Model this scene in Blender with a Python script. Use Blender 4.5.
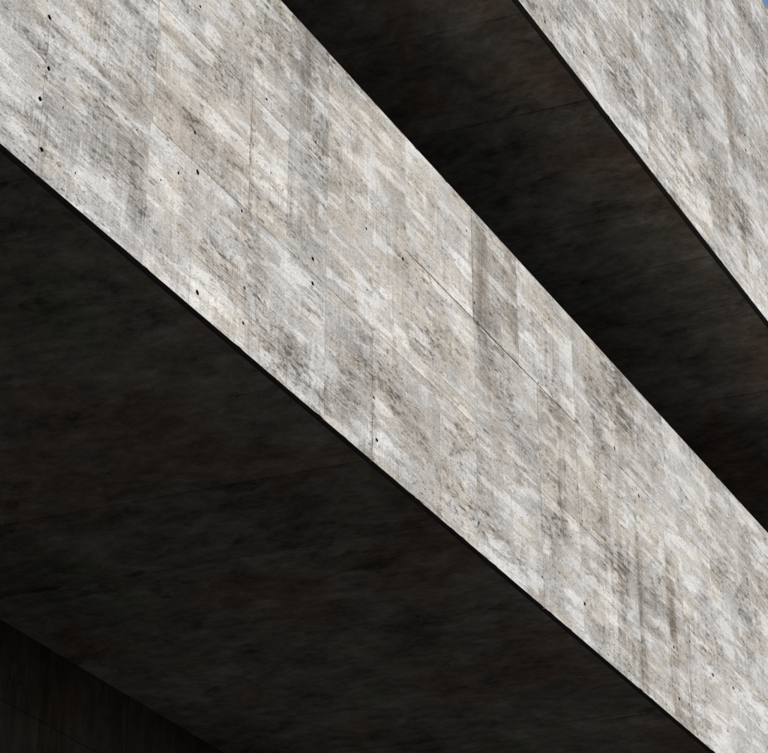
import bpy, math, random
from mathutils import Vector, Matrix
from mathutils.geometry import tessellate_polygon

scene = bpy.context.scene
for o in list(bpy.data.objects):
    bpy.data.objects.remove(o)
rnd = random.Random(11)

# ------------------------------------------------------------------ camera
PITCH = math.radians(29.672)
FPX, CX, CY = 2379.54, 384.0, 376.5          # focal length and centre in photo pixels (768 x 753)
EYE = Vector((0, 0, 1.6))
cam = bpy.data.cameras.new('camera')
cam.sensor_width = 36.0
cam.sensor_fit = 'HORIZONTAL'
cam.lens = 36.0 * FPX / 768.0
cam.clip_start = 0.05
cam.clip_end = 3000
camo = bpy.data.objects.new('camera', cam)
camo.location = EYE
camo.rotation_euler = (math.pi / 2 + PITCH, 0, 0)
scene.collection.objects.link(camo)
scene.camera = camo

# ------------------------------------------------------------------ sky and sun
SUN_EL, SUN_HEAD = math.radians(46), math.radians(146)
world = bpy.data.worlds.new('World')
scene.world = world
world.use_nodes = True
wn = world.node_tree
wn.nodes.clear()
sky = wn.nodes.new('ShaderNodeTexSky')
sky.sky_type = 'NISHITA'
sky.sun_disc = False
sky.sun_elevation = SUN_EL
sky.sun_rotation = SUN_HEAD
sky.altitude = 0
sky.air_density = 1.0
sky.dust_density = 1.0
sky.ozone_density = 1.4
bg = wn.nodes.new('ShaderNodeBackground')
bg.inputs['Strength'].default_value = 0.15
wo = wn.nodes.new('ShaderNodeOutputWorld')
wn.links.new(sky.outputs[0], bg.inputs[0])
wn.links.new(bg.outputs[0], wo.inputs[0])

sun = bpy.data.lights.new('sun', 'SUN')
sun.energy = 5.0
sun.angle = math.radians(0.53)
sun.color = (1.0, 0.955, 0.89)
suno = bpy.data.objects.new('sun', sun)
sd = Vector((math.sin(SUN_HEAD) * math.cos(SUN_EL), math.cos(SUN_HEAD) * math.cos(SUN_EL), math.sin(SUN_EL)))
suno.rotation_euler = (-sd).to_track_quat('-Z', 'Y').to_euler()
suno.location = sd * 60
scene.collection.objects.link(suno)

scene.cycles.max_bounces = 5
scene.cycles.diffuse_bounces = 4
scene.view_settings.view_transform = 'Standard'
scene.view_settings.look = 'None'
scene.view_settings.exposure = 0.25
scene.view_settings.gamma = 1.0

# ------------------------------------------------------------------ the building's own frame
# local x runs along the beams, y goes into the building, z is up; the faces lie on y = 0
AZ = math.radians(28.392)
DIST = 7.0                                    # camera to the plane of the beam faces
U = Vector((math.sin(AZ), math.cos(AZ), 0))
N = Vector((math.cos(AZ), -math.sin(AZ), 0))  # outward
FRAME = Matrix.Translation(-N * DIST) @ Matrix.Rotation(math.atan2(U.y, U.x), 4, 'Z')
Z1B, Z1T = 1.6 + 1.0905 * DIST, 1.6 + 1.5275 * DIST      # lower beam, bottom and top
K2 = 0.88                                                # the upper beam juts out over the lower one
Y2 = -DIST * (1 - K2)
Z2B, Z2T = 1.6 + 1.9390 * DIST * K2, 1.6 + 2.6790 * DIST * K2
WALL_Y = 3.89
S0, S1 = 4.0, 33.0

_f = Vector((0, math.cos(PITCH), math.sin(PITCH)))
_u = Vector((0, -math.sin(PITCH), math.cos(PITCH)))
def ray(px, py):
    return Vector((1, 0, 0)) * (px - CX) + _u * (CY - py) + _f * FPX
def on_face(px, py, dist=DIST):               # photo pixel -> (along, height) on a face plane
    r = ray(px, py)
    p = EYE + r * (-dist / r.dot(N))
    return p.dot(U), p.z

# ------------------------------------------------------------------ materials
class NT:
    def __init__(s, name):
        s.m = bpy.data.materials.new(name)
        s.m.use_nodes = True
        s.t = s.m.node_tree
        s.t.nodes.clear()
    def n(s, kind, **kw):
        nd = s.t.nodes.new(kind)
        for k, v in kw.items():
            setattr(nd, k, v)
        return nd
    def link(s, a, b):
        s.t.links.new(a, b)
    def put(s, sock, v):
        if isinstance(v, (int, float, tuple, list)):
            sock.default_value = v
        else:
            s.link(v, sock)
    def math(s, op, a, b=0.0, c=0.0, clamp=False):
        nd = s.n('ShaderNodeMath', operation=op, use_clamp=clamp)
        for i, v in enumerate((a, b, c)):
            s.put(nd.inputs[i], v)
        return nd.outputs[0]
    def add(s, *v):
        o = v[0]
        for x in v[1:]:
            o = s.math('ADD', o, x)
        return o
    def mul(s, a, b):
        return s.math('MULTIPLY', a, b)
    def rng(s, v, a, b, c=0.0, d=1.0, smooth=True):
        nd = s.n('ShaderNodeMapRange')
        nd.interpolation_type = 'SMOOTHSTEP' if smooth else 'LINEAR'
        s.put(nd.inputs[0], v)
        for i, x in enumerate((a, b, c, d)):
            nd.inputs[i + 1].default_value = x
        return nd.outputs[0]
    def scale(s, vec, sc, off=(0, 0, 0), rot=(0, 0, 0)):
        nd = s.n('ShaderNodeMapping')
        s.link(vec, nd.inputs[0])
        nd.inputs['Location'].default_value = off
        nd.inputs['Rotation'].default_value = rot
        nd.inputs['Scale'].default_value = sc
        return nd.outputs[0]
    def noise(s, vec, scale=1.0, detail=4.0, rough=0.55, dist=0.0, lac=2.0):
        nd = s.n('ShaderNodeTexNoise')
        s.link(vec, nd.inputs['Vector'])
        nd.inputs['Scale'].default_value = scale
        nd.inputs['Detail'].default_value = detail
        nd.inputs['Roughness'].default_value = rough
        nd.inputs['Lacunarity'].default_value = lac
        nd.inputs['Distortion'].default_value = dist
        return nd.outputs[0]
    def voro(s, vec, scale=1.0, feature='F1', metric='EUCLIDEAN', rand=1.0):
        nd = s.n('ShaderNodeTexVoronoi', feature=feature, distance=metric)
        s.link(vec, nd.inputs['Vector'])
        nd.inputs['Scale'].default_value = scale
        nd.inputs['Randomness'].default_value = rand
        return nd
    def ramp(s, v, stops):
        nd = s.n('ShaderNodeValToRGB')
        s.link(v, nd.inputs[0])
        e = nd.color_ramp.elements
        while len(e) < len(stops):
            e.new(0.5)
        for el, (p, c) in zip(e, stops):
            el.position = p
            el.color = (*c, 1)
        return nd.outputs[0]
    def mix(s, f, a, b, mode='MIX'):
        nd = s.n('ShaderNodeMix', data_type='RGBA', blend_type=mode)
        s.put(nd.inputs[0], f)
        s.put(nd.inputs[6], a if not isinstance(a, tuple) else (*a, 1))
        s.put(nd.inputs[7], b if not isinstance(b, tuple) else (*b, 1))
        return nd.outputs[2]
    def finish(s, col, rough=0.9, height=None, dist=0.004, strength=0.6, spec=0.25):
        b = s.n('ShaderNodeBsdfPrincipled')
        s.put(b.inputs['Base Color'], col if not isinstance(col, tuple) else (*col, 1))
        s.put(b.inputs['Roughness'], rough)
        b.inputs['Specular IOR Level'].default_value = spec
        if height is not None:
            bp = s.n('ShaderNodeBump')
            bp.inputs['Strength'].default_value = strength
            bp.inputs['Distance'].default_value = dist
            s.link(height, bp.inputs['Height'])
            s.link(bp.outputs[0], b.inputs['Normal'])
        o = s.n('ShaderNodeOutputMaterial')
        s.link(b.outputs[0], o.inputs[0])
        return s.m


def face_concrete():
    """Sun-bleached, board-marked concrete: streaks and prints along the boards, brushed vertical marks, blotches, pits."""
    t = NT('board_marked_concrete')
    tc = t.n('ShaderNodeTexCoord').outputs['Object']
    info = t.n('ShaderNodeObjectInfo')
    sep = t.n('ShaderNodeSeparateColor')
    t.link(info.outputs['Color'], sep.inputs[0])
    tone, warm = sep.outputs[0], sep.outputs[1]
    offs = t.n('ShaderNodeCombineXYZ')                       # every casting has its own grain
    t.link(t.mul(info.outputs['Random'], 9.0), offs.inputs[1])
    wob = t.n('ShaderNodeTexNoise'); t.link(tc, wob.inputs['Vector'])
    wob.inputs['Scale'].default_value = 5.0; wob.inputs['Detail'].default_value = 4
    vm = t.n('ShaderNodeVectorMath', operation='MULTIPLY_ADD')
    t.link(wob.outputs['Color'], vm.inputs[0]); vm.inputs[1].default_value = (0.05, 0.0, 0.016)
    t.link(tc, vm.inputs[2])
    w = vm.outputs[0]
    va = t.n('ShaderNodeVectorMath', operation='ADD')
    t.link(w, va.inputs[0]); t.link(offs.outputs[0], va.inputs[1])
    own = va.outputs[0]
    c = lambda v, k, m=0.5: t.mul(t.math('SUBTRACT', v, m), k)
    xyz = t.n('ShaderNodeSeparateXYZ'); t.link(tc, xyz.inputs[0])
    px, pz = xyz.outputs[0], xyz.outputs[2]

    big = t.noise(t.scale(w, (0.9, 1, 1.5)), 1.0, 3, 0.55)                          # cloudy areas
    st1 = t.noise(t.scale(own, (1.9, 1, 11.0), rot=(0, 0.03, 0)), 1.0, 5, 0.62)     # broad streaks along the boards
    st2 = t.noise(t.scale(own, (4.6, 2, 38.0), rot=(0, -0.03, 0)), 1.0, 4, 0.66)    # narrow streaks
    blot = t.noise(t.scale(w, (11, 3, 17)), 1.0, 6, 0.72)                           # blotches
    vst = t.noise(t.scale(w, (15, 3, 1.5)), 1.0, 5, 0.70)                           # run-down marks
    vmask = t.rng(t.noise(t.scale(tc, (1.2, 1, 1.0), off=(4, 2, 7)), 1.0, 2, 0.5), 0.47, 0.60)
    brush = t.noise(t.scale(tc, (80, 3, 4.0)), 1.0, 3, 0.6)                         # brushed hairlines
    bmask = t.rng(t.noise(t.scale(tc, (2.3, 1, 1.9), off=(1, 5, 3)), 1.0, 2, 0.5), 0.50, 0.60)
    cells = t.voro(t.scale(own, (2.3, 0.6, 9.0)), 1.0, 'F1', 'CHEBYCHEV', 0.9)      # board prints with straight ends
    cs = t.n('ShaderNodeSeparateColor'); t.link(cells.outputs['Color'], cs.inputs[0])
    vm3 = t.n('ShaderNodeVectorMath', operation='MULTIPLY_ADD')
    t.link(wob.outputs['Color'], vm3.inputs[0]); vm3.inputs[1].default_value = (0.006, 0.0, 0.03)
    t.link(tc, vm3.inputs[2])
    cells2 = t.voro(t.scale(vm3.outputs[0], (4.6, 0.6, 1.5), off=(3, 1, 5)), 1.0, 'F1', 'CHEBYCHEV', 0.95)   # upright boards
    cs2 = t.n('ShaderNodeSeparateColor'); t.link(cells2.outputs['Color'], cs2.inputs[0])
    fine = t.noise(t.scale(tc, (48, 40, 75)), 1.0, 4, 0.75)
    grit = t.noise(tc, 190.0, 2, 0.7)
    smod = t.rng(t.noise(t.scale(tc, (1.5, 1, 1.3), off=(8, 3, 6)), 1.0, 2, 0.5), 0.38, 0.60, 0.2, 1.3)   # streaky here, plain there
    # patches with definite edges: milky laitance, grey damp-looking prints, dark dashes
    milk = t.rng(t.add(st1, c(cs.outputs[2], 0.26), c(fine, 0.12), c(big, 0.45), c(cs2.outputs[2], 0.05)), 0.55, 0.62)
    calm = t.math('SUBTRACT', 1.0, t.mul(milk, 0.5))
    grey = t.rng(t.add(st2, c(cs.outputs[0], 0.16), c(fine, 0.20), c(big, -0.40), c(tone, -0.3), c(cs2.outputs[0], 0.07)), 0.59, 0.66)
    spot = t.rng(t.add(blot, c(fine, 0.20), c(st2, 0.35), c(big, -0.30)), 0.60, 0.655)

    fleck = t.noise(t.scale(own, (19, 6, 34)), 1.0, 4, 0.68)                        # small dark dashes
    fmask = t.rng(t.noise(t.scale(tc, (1.9, 1, 2.6), off=(6, 9, 2)), 1.0, 3, 0.6), 0.44, 0.60)
    fl = t.mul(t.rng(t.add(fleck, c(grit, 0.12)), 0.575, 0.635), fmask)
    fleck2 = t.noise(t.scale(w, (7.5, 6, 21), rot=(0, 0.04, 0)), 1.0, 5, 0.70)       # larger grey-brown dashes
    f2 = t.mul(t.rng(t.add(fleck2, c(fine, 0.18), c(grit, 0.10), c(big, -0.3)), 0.565, 0.63), smod)
    lf = t.rng(t.add(fleck, c(grit, 0.12)), 0.40, 0.34)
    val = t.add(0.410, c(big, 0.28), t.mul(fl, -0.32), t.mul(f2, -0.24), t.mul(lf, 0.11),
                t.mul(t.add(t.mul(c(st1, 0.50), smod), t.mul(c(st2, 0.40), smod), c(blot, 0.42)), calm),
                t.mul(c(vst, 0.70), vmask), t.mul(c(brush, 0.60), bmask),
                c(cs.outputs[0], 0.10), c(cs2.outputs[1], 0.07),
                c(fine, 0.78), c(grit, 0.50),
                t.mul(milk, 0.13), t.mul(t.mul(grey, smod), -0.16), t.mul(spot, -0.28),
                c(tone, 0.9))
    # long upright run-off stains at the places where the photograph has them: (along, half width, foot, head, weight)
    runs = None
    for (s0, hw, z0, z1, k) in STAINS:
        m = t.rng(t.math('ABSOLUTE', t.math('SUBTRACT', t.add(px, c(vst, 0.16), c(blot, 0.22)), s0)), hw, hw * 0.2)
        m = t.mul(m, t.mul(t.rng(pz, z0 - 0.12, z0 + 0.25), t.rng(pz, z1 + 0.1, z1 - 0.45)))
        m = t.mul(m, t.mul(t.rng(t.add(vst, c(fine, 0.25)), 0.38, 0.60, 0.1, 1.0), k))
        runs = m if runs is None else t.math('MAXIMUM', runs, m)
    val = t.add(val, t.mul(runs, -0.30))
    col_c = t.ramp(val, [(0.0, (0.077, 0.070, 0.061)), (0.22, (0.178, 0.167, 0.148)), (0.45, (0.334, 0.322, 0.302)),
                         (0.66, (0.478, 0.466, 0.443)), (0.88, (0.628, 0.62, 0.598)), (1.0, (0.72, 0.712, 0.685))])
    col_w = t.ramp(val, [(0.0, (0.083, 0.068, 0.053)), (0.22, (0.185, 0.161, 0.131)), (0.45, (0.352, 0.319, 0.272)),
                         (0.66, (0.496, 0.460, 0.405)), (0.88, (0.64, 0.61, 0.56)), (1.0, (0.72, 0.70, 0.665))])
    hue = t.add(t.noise(t.scale(own, (1.7, 1, 4.5), off=(9, 1, 2)), 1.0, 4, 0.6), c(cs2.outputs[0], 0.10), c(warm, 0.5), c(blot, 0.4),
                t.mul(milk, -0.12), t.mul(runs, 0.2), t.mul(fl, 0.06), t.mul(f2, 0.05))
    col = t.mix(t.rng(hue, 0.34, 0.68), col_c, col_w)
    # thin scratches and board edges
    sc1 = t.noise(t.scale(tc, (0.7, 0.2, 55.0), rot=(0, 0.015, 0)), 1.0, 1, 0.5)
    sc2 = t.noise(t.scale(tc, (1.2, 0.2, 85.0), rot=(0, -0.03, 0), off=(3, 3, 3)), 1.0, 1, 0.5)
    sc3 = t.noise(t.scale(tc, (60.0, 0.2, 0.7), rot=(0, 0.01, 0), off=(5, 2, 9)), 1.0, 1, 0.5)
    smask = t.rng(big, 0.56, 0.44)
    dk = t.mul(t.rng(sc1, 0.66, 0.71), t.add(0.4, t.mul(smask, 0.6)))
    lt = t.mul(t.rng(sc2, 0.655, 0.71), t.rng(big, 0.38, 0.53))
    dv = t.mul(t.rng(sc3, 0.67, 0.72), t.add(0.35, t.mul(vmask, 0.65)))
    col = t.mix(t.mul(dv, 0.45), col, (0.16, 0.145, 0.125))
    col = t.mix(t.mul(dk, 0.62), col, (0.14, 0.126, 0.11))
    col = t.mix(t.mul(lt, 0.42), col, (0.68, 0.665, 0.63))
    # bug holes
    v1 = t.voro(tc, 44.0); v2 = t.voro(tc, 95.0)
    s1 = t.n('ShaderNodeSeparateColor'); t.link(v1.outputs['Color'], s1.inputs[0])
    s2 = t.n('ShaderNodeSeparateColor'); t.link(v2.outputs['Color'], s2.inputs[0])
    pm = t.rng(t.add(vst, c(big, 0.6)), 0.44, 0.60)
    p1 = t.mul(t.mul(t.rng(v1.outputs['Distance'], 0.26, 0.14), t.rng(s1.outputs[0], 0.89, 0.91)), pm)
    p2 = t.mul(t.mul(t.rng(v2.outputs['Distance'], 0.36, 0.20), t.rng(s2.outputs[0], 0.78, 0.82)), pm)
    pits = t.math('MAXIMUM', p1, p2)
    col = t.mix(t.mul(pits, 0.8), col, (0.06, 0.05, 0.043))
    # relief
    h = t.add(t.mul(fine, 0.8), t.mul(grit, 0.4), t.mul(dk, -0.5), t.mul(dv, -0.4), t.mul(pits, -1.6))
    return t.finish(col, 0.86, h, 0.0035, 0.55)


def shade_darkened_concrete(name='shade_darkened_concrete', k=1.0, stretch=(4.2, 2.6, 3.0)):
    """Stained concrete of undersides and wall, base colour darkened for their shade: dark grey with faint red-brown and green-grey clouds."""
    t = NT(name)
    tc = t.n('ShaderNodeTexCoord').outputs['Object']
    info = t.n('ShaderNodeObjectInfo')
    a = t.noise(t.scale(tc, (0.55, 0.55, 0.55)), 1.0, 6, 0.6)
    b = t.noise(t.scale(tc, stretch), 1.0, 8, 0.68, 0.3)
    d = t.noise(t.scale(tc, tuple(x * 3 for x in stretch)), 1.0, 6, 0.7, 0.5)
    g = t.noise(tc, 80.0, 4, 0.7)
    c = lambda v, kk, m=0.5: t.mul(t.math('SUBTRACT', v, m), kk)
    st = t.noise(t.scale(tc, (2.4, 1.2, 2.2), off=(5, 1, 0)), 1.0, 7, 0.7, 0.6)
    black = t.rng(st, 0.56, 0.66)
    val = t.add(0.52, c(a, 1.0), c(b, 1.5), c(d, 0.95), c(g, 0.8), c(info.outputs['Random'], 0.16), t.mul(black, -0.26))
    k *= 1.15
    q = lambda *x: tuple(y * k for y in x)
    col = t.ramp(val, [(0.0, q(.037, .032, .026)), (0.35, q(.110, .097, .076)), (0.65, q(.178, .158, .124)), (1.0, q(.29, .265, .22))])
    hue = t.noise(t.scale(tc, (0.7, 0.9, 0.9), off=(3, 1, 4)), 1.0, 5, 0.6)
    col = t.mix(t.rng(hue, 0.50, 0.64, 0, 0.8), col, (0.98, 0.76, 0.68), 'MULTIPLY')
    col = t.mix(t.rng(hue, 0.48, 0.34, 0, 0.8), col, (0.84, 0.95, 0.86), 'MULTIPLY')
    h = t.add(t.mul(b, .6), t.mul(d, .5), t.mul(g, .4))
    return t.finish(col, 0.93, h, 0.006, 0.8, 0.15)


def plain(name, col, rough=0.9, sc=14.0, var=0.5):
    t = NT(name)
    tc = t.n('ShaderNodeTexCoord').outputs['Object']
    n1 = t.noise(tc, sc, 7, 0.68)
    n2 = t.noise(tc, sc * 0.07, 5, 0.6)
    v = t.add(t.mul(n1, 0.6), t.mul(n2, 0.4))
    lo = tuple(x * (1 - var) for x in col); hi = tuple(x * (1 + var) for x in col)
    return t.finish(t.ramp(v, [(0.25, lo), (0.75, hi)]), rough, n1, 0.004, 0.6, 0.2)


_z = lambda f: Z1B + f * (Z1T - Z1B)
_uz = lambda f: Z2B + f * (Z2T - Z2B)
STAINS = [(18.35, 0.17, _z(-.1), _z(.62), 0.75), (18.72, 0.10, _z(-.1), _z(.45), 0.8), (17.62, 0.12, _z(-.1), _z(.6), 0.7),
          (17.2, 0.08, _z(.1), _z(.5), 0.5), (19.05, 0.10, _z(-.1), _z(.28), 0.6), (14.62, 0.16, _z(.62), _z(.98), 0.6),
          (11.10, 0.03, _z(.28), _z(.66), 1.0), (12.80, 0.03, _z(-.1), _z(.25), 0.8), (16.05, 0.13, _z(.2), _z(.66), 0.5),
          (8.87, 0.05, _z(-.1), _z(.40), 0.4), (11.8, 0.14, _z(.7), _z(1.05), 0.6), (20.75 * K2, 0.14, _uz(.42), _uz(.80), 0.9),
          (18.6 * K2, 0.07, _uz(.1), _uz(.45), 0.8), (19.9 * K2, 0.10, _uz(.5), _uz(.9), 0.5), (21.2 * K2, .12, _uz(.2), _uz(.6), 0.6)]
M_FACE = face_concrete()
M_SOFF = shade_darkened_concrete()  # underside shade is partly put into this dark base colour
M_WALL = shade_darkened_concrete('shade_darkened_wall', 0.18, (9.0, 3.0, 1.6))  # deep shade on the wall painted in as a far darker base
M_DRIP = plain('runoff_stain', (0.05, 0.045, 0.038), 0.95, 30.0)
M_GRIME = plain('black_grime', (0.028, 0.025, 0.022), 0.95, 60.0)
M_CORE = plain('raw_concrete', (0.16, 0.155, 0.145), 0.95, 9.0)
M_SHADE = plain('shade_darkened_core', (0.06, 0.057, 0.052), 0.95, 9.0)  # wall core darkened in colour to deepen the shade inside the slot
M_MEMB = plain('anti_bounce_black', (0.03, 0.03, 0.031), 0.85, 30.0)  # black for unseen sheets added to swallow bounced light
M_ASPH = plain('asphalt', (0.05, 0.05, 0.052), 0.9, 55.0, 0.4)

# ------------------------------------------------------------------ mesh helpers
COL = scene.collection
def link(name, verts, faces, mats, parent=None, midx=None, kind=None):
    me = bpy.data.meshes.new(name)
    me.from_pydata(verts, [], faces)
    for m in mats:
        me.materials.append(m)
    if midx:
        me.polygons.foreach_set('material_index', midx)
    me.update()
    o = bpy.data.objects.new(name, me)
    COL.objects.link(o)
    if parent is not None:
        o.parent = parent
    if kind:
        o['kind'] = kind
    return o

def thing(name, label, cat, group=None):
    o = bpy.data.objects.new(name, None)
    o.empty_display_size = 0.5
    COL.objects.link(o)
    o.matrix_world = FRAME
    o['label'] = label
    o['category'] = cat
    if group:
        o['group'] = group
    return o

def extrude(name, prof, s0, s1, mat, parent):
    """A (y, z) outline, counter-clockwise seen from +x, run along x."""
    n = len(prof)
    v = [(s0, y, z) for y, z in prof] + [(s1, y, z) for y, z in prof]
    f = [(i, i + n, (i + 1) % n + n, (i + 1) % n) for i in range(n)]
    tri = tessellate_polygon([[Vector((y, z, 0)) for y, z in prof]])
    f += [tuple(t) for t in tri] + [tuple(i + n for i in reversed(t)) for t in tri]
    o = link(name, v, f, [mat], parent)
    fix_normals(o)
    return o

def fix_normals(o):
    import bmesh
    bm = bmesh.new()
    bm.from_mesh(o.data)
    bmesh.ops.recalc_face_normals(bm, faces=bm.faces)
    bm.to_mesh(o.data)
    bm.free()

def rough_side(p, q, step, amp, chip):
    """Points from p towards q (q left out) pushed a little to the left of travel = into the panel."""
    d = q - p
    L = d.length
    n = max(2, int(L / step))
    d.normalize()
    inn = Vector((-d.y, d.x))
    out = []
    cut = 0.0
    for i in range(n):
        e = abs(rnd.gauss(0, amp))
        if chip and i and rnd.random() < chip:
            e += rnd.uniform(0.003, 0.009)
        if i == 0:
            e = 0
        t = (i + (rnd.uniform(-0.3, 0.3) if i else 0)) / n
        out.append(p + d * (L * t) + inn * e)
    return out

def panel(name, quad, holes, to3d, parent, mats, off=0.0, gaps=(0.0008,) * 4, step=0.11, amp=0.0007,
          chips=(0, 0, 0, 0), cham=0.0022, thick=0.03, grime_sides=()):
    """One cast panel. quad: four (a, b) corners counter-clockwise (bottom, right, top, left sides);
    holes: (a, b, r). to3d(a, b, depth) -> local coordinates, depth running into the building."""
    q = [Vector(c) for c in quad]
    # move each side in by its joint width
    sides = []
    for i in range(4):
        p0, p1 = q[i], q[(i + 1) % 4]
        d = (p1 - p0).normalized()
        inn = Vector((-d.y, d.x))
        sides.append((p0 + inn * gaps[i], d))
    def isect(A, B):
        (p, d), (r, e) = A, B
        k = ((r.x - p.x) * e.y - (r.y - p.y) * e.x) / (d.x * e.y - d.y * e.x)
        return p + d * k
    c4 = [isect(sides[i - 1], sides[i]) for i in range(4)]
    ring, side_of = [], []
    for i in range(4):
        pts = rough_side(c4[i], c4[(i + 1) % 4], step, amp, chips[i])
        ring += pts
        side_of += [i] * len(pts)
    n = len(ring)
    # inner ring = chamfer
    inner = []
    for i in range(n):
        a, b, c = ring[i - 1], ring[i], ring[(i + 1) % n]
        d1 = (b - a).normalized(); d2 = (c - b).normalized()
        nn = Vector((-(d1.y + d2.y), d1.x + d2.x))
        if nn.length < 1e-6:
            nn = Vector((-d1.y, d1.x))
        nn.normalize()
        co = max(0.5, nn.dot(Vector((-d1.y, d1.x))))
        inner.append(b + nn * (cham * rnd.uniform(0.6, 1.5) / co))
    V, F, MI = [], [], []
    for p in inner:
        V.append(to3d(p.x, p.y, off))
    for p in ring:
        V.append(to3d(p.x, p.y, off + cham * 1.1))
    for p in ring:
        V.append(to3d(p.x, p.y, thick))
    for i in range(n):
        j = (i + 1) % n
        F.append((i + n, j + n, j, i)); MI.append(0)
        F.append((i + 2 * n, j + 2 * n, j + n, i + n)); MI.append(2 if side_of[i] in grime_sides else 0)
    loops = [[Vector((p.x, p.y, 0)) for p in inner]]
    idx = list(range(n))
    lo_a = min(p.x for p in inner); hi_a = max(p.x for p in inner)
    lo_b = min(p.y for p in inner); hi_b = max(p.y for p in inner)
    for (a, b, r) in holes:
        a = min(max(a, lo_a + r * 1.5), hi_a - r * 1.5)
        b = min(max(b, lo_b + r * 1.5), hi_b - r * 1.5)
        m = 12
        ph = rnd.uniform(0, 6.28)
        el = rnd.uniform(0.0, 0.14)
        pts = []
        for k in range(m):
            an = -2 * math.pi * k / m
            rr = r * (1 + el * math.cos(2 * an + ph)) * rnd.uniform(0.9, 1.12)
            pts.append(Vector((a + rr * math.cos(an), b + rr * math.sin(an), 0)))
        base = len(V)
        for p in pts:
            V.append(to3d(p.x, p.y, off))
        for p in pts:
            V.append(to3d(a + (p.x - a) * 0.85, b + (p.y - b) * 0.85, off + min(0.028 - off, 0.026)))
        loops.append(pts)
        idx += list(range(base, base + m))
        for k in range(m):
            j = (k + 1) % m
            F.append((base + k, base + m + k, base + m + j, base + j)); MI.append(1)
        F.append(tuple(range(base + m, base + 2 * m))); MI.append(1)
    for t in tessellate_polygon(loops):
        F.append(tuple(idx[i] for i in t)); MI.append(0)
    o = link(name, V, F, mats, parent, MI)
    fix_normals(o)
    # outward side check: front must face away from the building
    return o

def grid(lo, hi, first, step, jit=0.0):
    s = first
    out = []
    while s > lo:
        s -= step
    s += step
    while s < hi:
        out.append(s + rnd.uniform(-jit, jit))
        s += step
    return out

def fill_joints(known, lo, hi, step):
    """Measured joints, carried on at the usual spacing to both ends of the beam."""
    k = sorted(known)
    a = k[0] - step
    left = []
    while a > lo + 0.3:
        left.append(a); a -= step
    a = k[-1] + step
    right = []
    while a < hi - 0.3:
        right.append(a); a += step
    return [lo] + left[::-1] + k + right + [hi]

# ------------------------------------------------------------------ ground
g = link('ground', [(-900, -900, 0), (900, -900, 0), (900, 900, 0), (-900, 900, 0)], [(0, 1, 2, 3)], [M_ASPH])
g['kind'] = 'structure'

# ------------------------------------------------------------------ tie holes and blow holes, read off the photograph
B, S, T = 0.0165, 0.0120, 0.0075
holes_low = [(48.7, 16, B), (47, 67, B), (42.6, 101, B), (39, 147, B), (75.5, 173, T), (63, 107.6, T), (195, 132.7, S),
             (178.7, 173, S), (198, 172.3, 0.018), (200.4, 6.4, S), (242, 211, S), (197.7, 292.6, 0.018), (246, 289, S),
             (243.4, 323, S), (266.6, 99, S), (282, 116, T), (315.7, 142, S), (366.5, 228.5, S), (466.7, 231, S),
             (313, 259, B), (313, 283.5, B), (403, 259, B), (356, 301, T), (367, 290, T), (427.7, 283, T), (358, 404, T),
             (377, 440, B), (401.6, 378.6, T), (373.5, 397, S), (474.2, 302.5, S), (538.5, 383, S), (614.6, 448, B),
             (639, 496, 0.019), (542.5, 577, S), (585, 604, 0.018), (674, 647, B), (690, 641.5, S), (713, 675, 0.019),
             (733.5, 688, B), (748, 594, S), (679.6, 699, B), (728, 731, S), (693, 701, T), (478, 521.7, S),
             (161, 180, T), (137, 130, T), (271, 173, T), (527, 515, T), (622, 526, T), (671, 552, T), (693, 690, T),
             (283, 190, T), (362, 180, T), (508, 300, T), (364, 467, T), (446, 300, T)]
holes_up = [(545, 22, B), (542, 21, T), (584, 52.5, B), (746, 150, 0.02), (745, 135, B), (643, 17, S), (650, 16, S), (652, 9, S),
            (713, 149, S), (656, 45, S), (588, 80, T), (676, 190, T), (720, 200, T), (745, 243, T)]
HL = [(*on_face(x, y), r) for x, y, r in holes_low]
HU = [(*on_face(x, y, DIST * K2), r) for x, y, r in holes_up]

# ------------------------------------------------------------------ a beam: core, face panels, drip edge, soffit panels
def face_panels(root, tiers, holes, strong, tones, yo=0.0):
    fmap = lambda a, b, d: (a, d + yo, b)
    used = set()
    for ti, (z0, z1, joints) in enumerate(tiers):
        for s0, s1 in zip(joints[:-1], joints[1:]):
            hs = []
            for hi, (a, b, r) in enumerate(holes):
                if hi not in used and s0 <= a < s1 and z0 <= b < z1:
                    hs.append((a, b, r)); used.add(hi)
            gp = []
            mid_s, mid_z = (s0 + s1) / 2, (z0 + z1) / 2
            for side, (a, b) in enumerate(((mid_s, z0), (s1, mid_z), (mid_s, z1), (s0, mid_z))):
                w = rnd.choice((0.0002, 0.0002, 0.0003, 0.0005))
                for (sa, sb, za, zb, ww) in strong:
                    if sa <= a <= sb and za <= b <= zb:
                        w = ww
                gp.append(w)
            chips = [0.0, 0.02, 0.0, 0.02]
            if ti == 0:
                chips[0] = 0.06
                gp[0] = 0
            if ti == len(tiers) - 1:
                chips[2] = 0.02
                gp[2] = 0
            o = panel('panel', [(s0, z0), (s1, z0), (s1, z1), (s0, z1)], hs, fmap, root, [M_FACE, M_GRIME, M_DRIP],
                      off=rnd.uniform(0.0, 0.0020), gaps=gp, chips=chips, cham=0.0008, step=0.055,
                      grime_sides=(0,) if ti == 0 else ())
            tn, wm = 0.5 + rnd.gauss(0, 0.025), 0.5 + rnd.gauss(0, 0.05)
            for (sa, sb, za, zb, dt, dw) in tones:
                if sa <= mid_s <= sb and za <= mid_z <= zb:
                    tn += dt; wm += dw
            o.color = (max(0, min(1, tn)), max(0, min(1, wm)), 0.5, 1)

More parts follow.
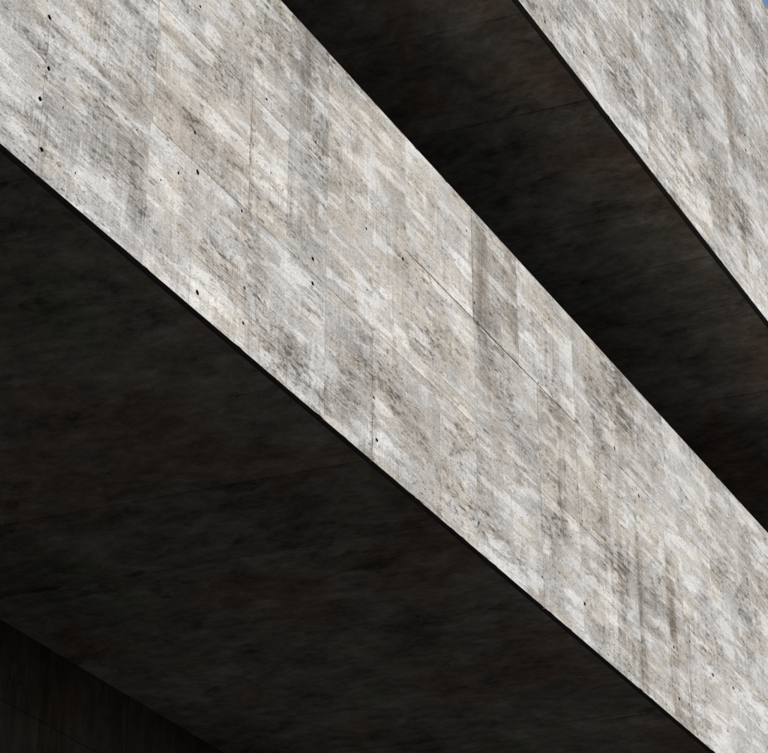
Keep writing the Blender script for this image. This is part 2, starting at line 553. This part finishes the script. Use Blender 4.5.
def soffit_panels(root, zb, joints, skew, y0, y1, holes, names):
    smap = lambda a, b, d: (a, b, zb + d)
    for s0, s1 in zip(joints[:-1], joints[1:]):
        hs = [h for h in holes if s0 < h[0] + skew * h[1] < s1]
        gl = 0.0028 if any(abs(v - s1) < .02 or abs(v - s0) < .02 for v in (12.77, 15.03, 16.01, 18.0, 15.7 * K2 + SK * Y2, 21.4 * K2 + SK * Y2)) else 0.0012       # (a, b) = (along, depth)
        quad = [(s0 - skew * y0, y0), (s1 - skew * y0, y0), (s1 - skew * y1, y1), (s0 - skew * y1, y1)]
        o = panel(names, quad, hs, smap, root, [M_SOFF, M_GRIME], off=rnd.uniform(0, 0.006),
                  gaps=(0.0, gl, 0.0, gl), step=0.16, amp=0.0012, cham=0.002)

def drip_edge(root, zb, s0, s1, yo=0.0):
    # a shallow rebate behind the edge, dark with run-off
    prof = [(0.031, zb + 0.002), (0.034, zb + 0.008), (0.044, zb + 0.008), (0.048, zb + 0.003), (0.048, zb + 0.045), (0.031, zb + 0.045)]
    extrude('drip_edge', [(y + yo, z) for y, z in prof], s0, s1, M_DRIP, root)

H1 = Z1T - Z1B
fz = lambda f: Z1B + f * H1
lower = thing('concrete_overhang', 'weathered board-marked concrete beam crossing the whole picture, with its dark underside', 'beam', 'concrete beams')
extrude('core', [(0.03, Z1B + 0.032), (WALL_Y + 0.06, Z1B + 0.032), (WALL_Y + 0.06, Z1B + 0.42), (0.36, Z1B + 0.42),
                 (0.36, Z1T - 0.003), (0.03, Z1T - 0.003)], S0 + .004, S1 - .004, M_CORE, lower)
extrude('anti_bounce_sheet', [(0.366, Z1B + 0.424), (WALL_Y - 0.01, Z1B + 0.424), (WALL_Y - 0.01, Z1B + 0.436), (0.366, Z1B + 0.436)],
        S0 + .01, S1 - .01, M_MEMB, lower)  # unseen dark floor added to cut bounce onto the upper soffit
extrude('anti_bounce_cap', [(0.006, Z1T + 0.001), (0.38, Z1T + 0.001), (0.38, Z1T + 0.009), (0.006, Z1T + 0.009)], S0, S1, M_MEMB, lower)  # unseen dark cap added so the parapet top reflects less upward
tiers1 = [
    (fz(0), fz(.346), fill_joints([8.83, 9.91, 11.08, 12.11, 12.78, 13.83, 14.43, 15.60, 16.36, 17.58, 18.27, 18.65, 19.75], S0, S1, 1.1)),
    (fz(.346), fz(.659), fill_joints([8.80, 9.93, 11.08, 11.57, 12.11, 12.78, 13.34, 14.43, 15.60, 16.36, 17.00, 17.62, 18.27, 18.65, 19.43], S0, S1, 1.1)),
    (fz(.659), fz(1), fill_joints([8.70, 9.95, 11.08, 11.57, 12.11, 13.30, 14.43, 15.26, 16.36, 17.30, 18.40, 19.43, 20.5], S0, S1, 1.1)),
]
strong1 = [(14.42, 14.44, fz(.66), fz(1), 0.0021), (13.2, 15.7, fz(.655), fz(.665), 0.0019), (15.59, 15.61, fz(.0), fz(.66), 0.0014),
           (11.07, 11.09, fz(.3), fz(.65), 0.0018), (8.79, 8.84, fz(0), fz(.4), 0.0007), (15.25, 15.27, fz(.7), fz(1), 0.0012),
           (12.10, 12.12, fz(0), fz(1), 0.0009), (12.77, 12.79, fz(0), fz(.34), 0.0012), (16.35, 16.37, fz(.35), fz(.65), 0.0011),
           (15.7, 16.4, fz(.655), fz(.665), 0.0012)]
strong1 = [(a, b, c, d, w * 2.6) for a, b, c, d, w in strong1]
tones1 = [(17.5, 18.7, fz(0), fz(.34), -.03, .0), (11.57, 12.11, fz(.34), fz(.66), -.06, -.15),
          (11.57, 12.11, fz(.66), fz(1), -.05, -.15), (11.09, 11.57, fz(.34), fz(.66), .05, .1), (12.78, 14.4, fz(.3), fz(1), .05, .12),
          (9.95, 11.0, fz(.3), fz(.66), .0, .2), (8.0, 9.9, fz(0), fz(.7), -.03, -.15), (15.6, 17, fz(.34), fz(.66), -.02, .15),
          (18.7, 21.5, fz(0), fz(1), .05, -.05), (11.1, 12.7, fz(0), fz(.34), -.03, -.15), (12.2, 13.3, fz(.66), fz(1), .03, .1),
          (14.43, 15.3, fz(.66), fz(1), -.08, -.05)]
face_panels(lower, tiers1, HL, strong1, tones1)
drip_edge(lower, Z1B, S0 + .01, S1 - .01)
j1 = fill_joints([11.60, 12.77, 13.90, 15.03, 16.01, 17.02, 18.0, 19.1], S0, S1, 1.1)
SK = 0.13
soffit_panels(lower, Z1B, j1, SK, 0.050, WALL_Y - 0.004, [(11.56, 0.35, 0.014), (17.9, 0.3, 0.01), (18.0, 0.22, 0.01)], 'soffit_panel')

H2 = Z2T - Z2B
uz = lambda f: Z2B + f * H2
upper = thing('concrete_overhang', 'tall streaked concrete beam in the upper right corner, below the patch of sky', 'beam', 'concrete beams')
extrude('core', [(Y2 + 0.03, Z2B + 0.032), (WALL_Y + 0.06, Z2B + 0.032), (WALL_Y + 0.06, Z2T - 0.5), (Y2 + 0.4, Z2T - 0.5),
                 (Y2 + 0.4, Z2T - 0.003), (Y2 + 0.03, Z2T - 0.003)], S0 + .004, S1 - .004, M_CORE, upper)
kk = lambda L: [K2 * v for v in L]
tiers2 = [
    (uz(0), uz(.243), fill_joints(kk([15.2, 16.38, 17.4, 18.53, 19.29, 20.3, 21.4]), S0, S1, 1.05)),
    (uz(.243), uz(.471), fill_joints(kk([16.3, 17.4, 18.53, 19.92, 21.0, 22.1]), S0, S1, 1.05)),
    (uz(.471), uz(.660), fill_joints(kk([17.0, 18.1, 19.2, 20.35, 21.5, 22.33]), S0, S1, 1.05)),
    (uz(.660), uz(.850), fill_joints(kk([19.0, 20.1, 21.2, 22.33, 23.4]), S0, S1, 1.05)),
    (uz(.850), uz(1), fill_joints(kk([20.1, 21.2, 22.38, 23.4]), S0, S1, 1.05)),
]
strong2 = [(20.1, 22.3, uz(.655), uz(.665), 0.0022), (22.3, 22.4, uz(.66), uz(.99), 0.002), (19, 21.2, uz(.465), uz(.475), 0.0013),
           (18.4, 20, uz(.24), uz(.25), 0.0013)]
tones2 = [(18, 25, uz(.2), uz(1), -.02, -.12), (18.5, 20, uz(0), uz(.25), .03, .12), (15, 18, uz(0), uz(.3), .04, -.05)]
strong2 = [(K2 * a, K2 * b, *r) for a, b, *r in strong2]
tones2 = [(K2 * a, K2 * b, *r) for a, b, *r in tones2]
face_panels(upper, tiers2, HU, strong2, tones2, Y2)
drip_edge(upper, Z2B, S0 + .01, S1 - .01, Y2)
j2 = fill_joints(kk([15.7, 17.2, 18.2, 19.29, 20.35, 21.40, 22.45, 23.45]), S0, S1, 1.0)
j2 = [v + SK * Y2 if S0 < v < S1 else v for v in j2]
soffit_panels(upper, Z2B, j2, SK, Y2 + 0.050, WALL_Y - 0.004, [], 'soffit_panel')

# ------------------------------------------------------------------ the wall that carries them, deep in the shade
wall = thing('concrete_wall', 'shaded concrete wall under the beam in the lower left corner', 'wall')
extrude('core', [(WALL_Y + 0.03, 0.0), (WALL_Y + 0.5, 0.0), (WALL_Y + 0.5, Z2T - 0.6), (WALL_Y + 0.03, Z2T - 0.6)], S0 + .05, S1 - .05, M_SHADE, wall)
wmap = lambda a, b, d: (a, WALL_Y + d, b)
zt = Z1B + 0.03
wz = [zt - 0.66, zt - 1.86, zt - 3.06]
prev = zt
for k, z in enumerate(wz):
    js = fill_joints([13.35 + .18 * k, 14.45 + .18 * k, 15.6, 16.7, 17.8], S0 + .06, S1 - .06, 1.1)
    for a, b in zip(js[:-1], js[1:]):
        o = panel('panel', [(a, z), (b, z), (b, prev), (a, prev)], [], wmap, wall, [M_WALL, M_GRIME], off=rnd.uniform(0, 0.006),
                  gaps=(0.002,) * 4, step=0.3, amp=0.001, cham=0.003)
    prev = z

# unseen storey added below to block ground light and keep the deep soffit black
zp = Z1B - 5.2
extrude('shade_podium', [(0.0, 0.0), (WALL_Y + 0.02, 0.0), (WALL_Y + 0.02, zp - 2.4), (0.4, zp - 2.4), (0.4, zp), (0.0, zp)], S0, S1, M_CORE, wall)
extrude('anti_bounce_sheet', [(0.405, zp - 2.396), (WALL_Y - 0.01, zp - 2.396), (WALL_Y - 0.01, zp - 2.38), (0.405, zp - 2.38)], S0 + .01, S1 - .01, M_MEMB, wall)  # dark floor of the added storey, limits bounce to the soffit above
extrude('anti_bounce_cap', [(-0.01, zp + 0.001), (0.42, zp + 0.001), (0.42, zp + 0.012), (-0.01, zp + 0.012)], S0, S1, M_MEMB, wall)  # dark cap added on its parapet, again to limit bounce
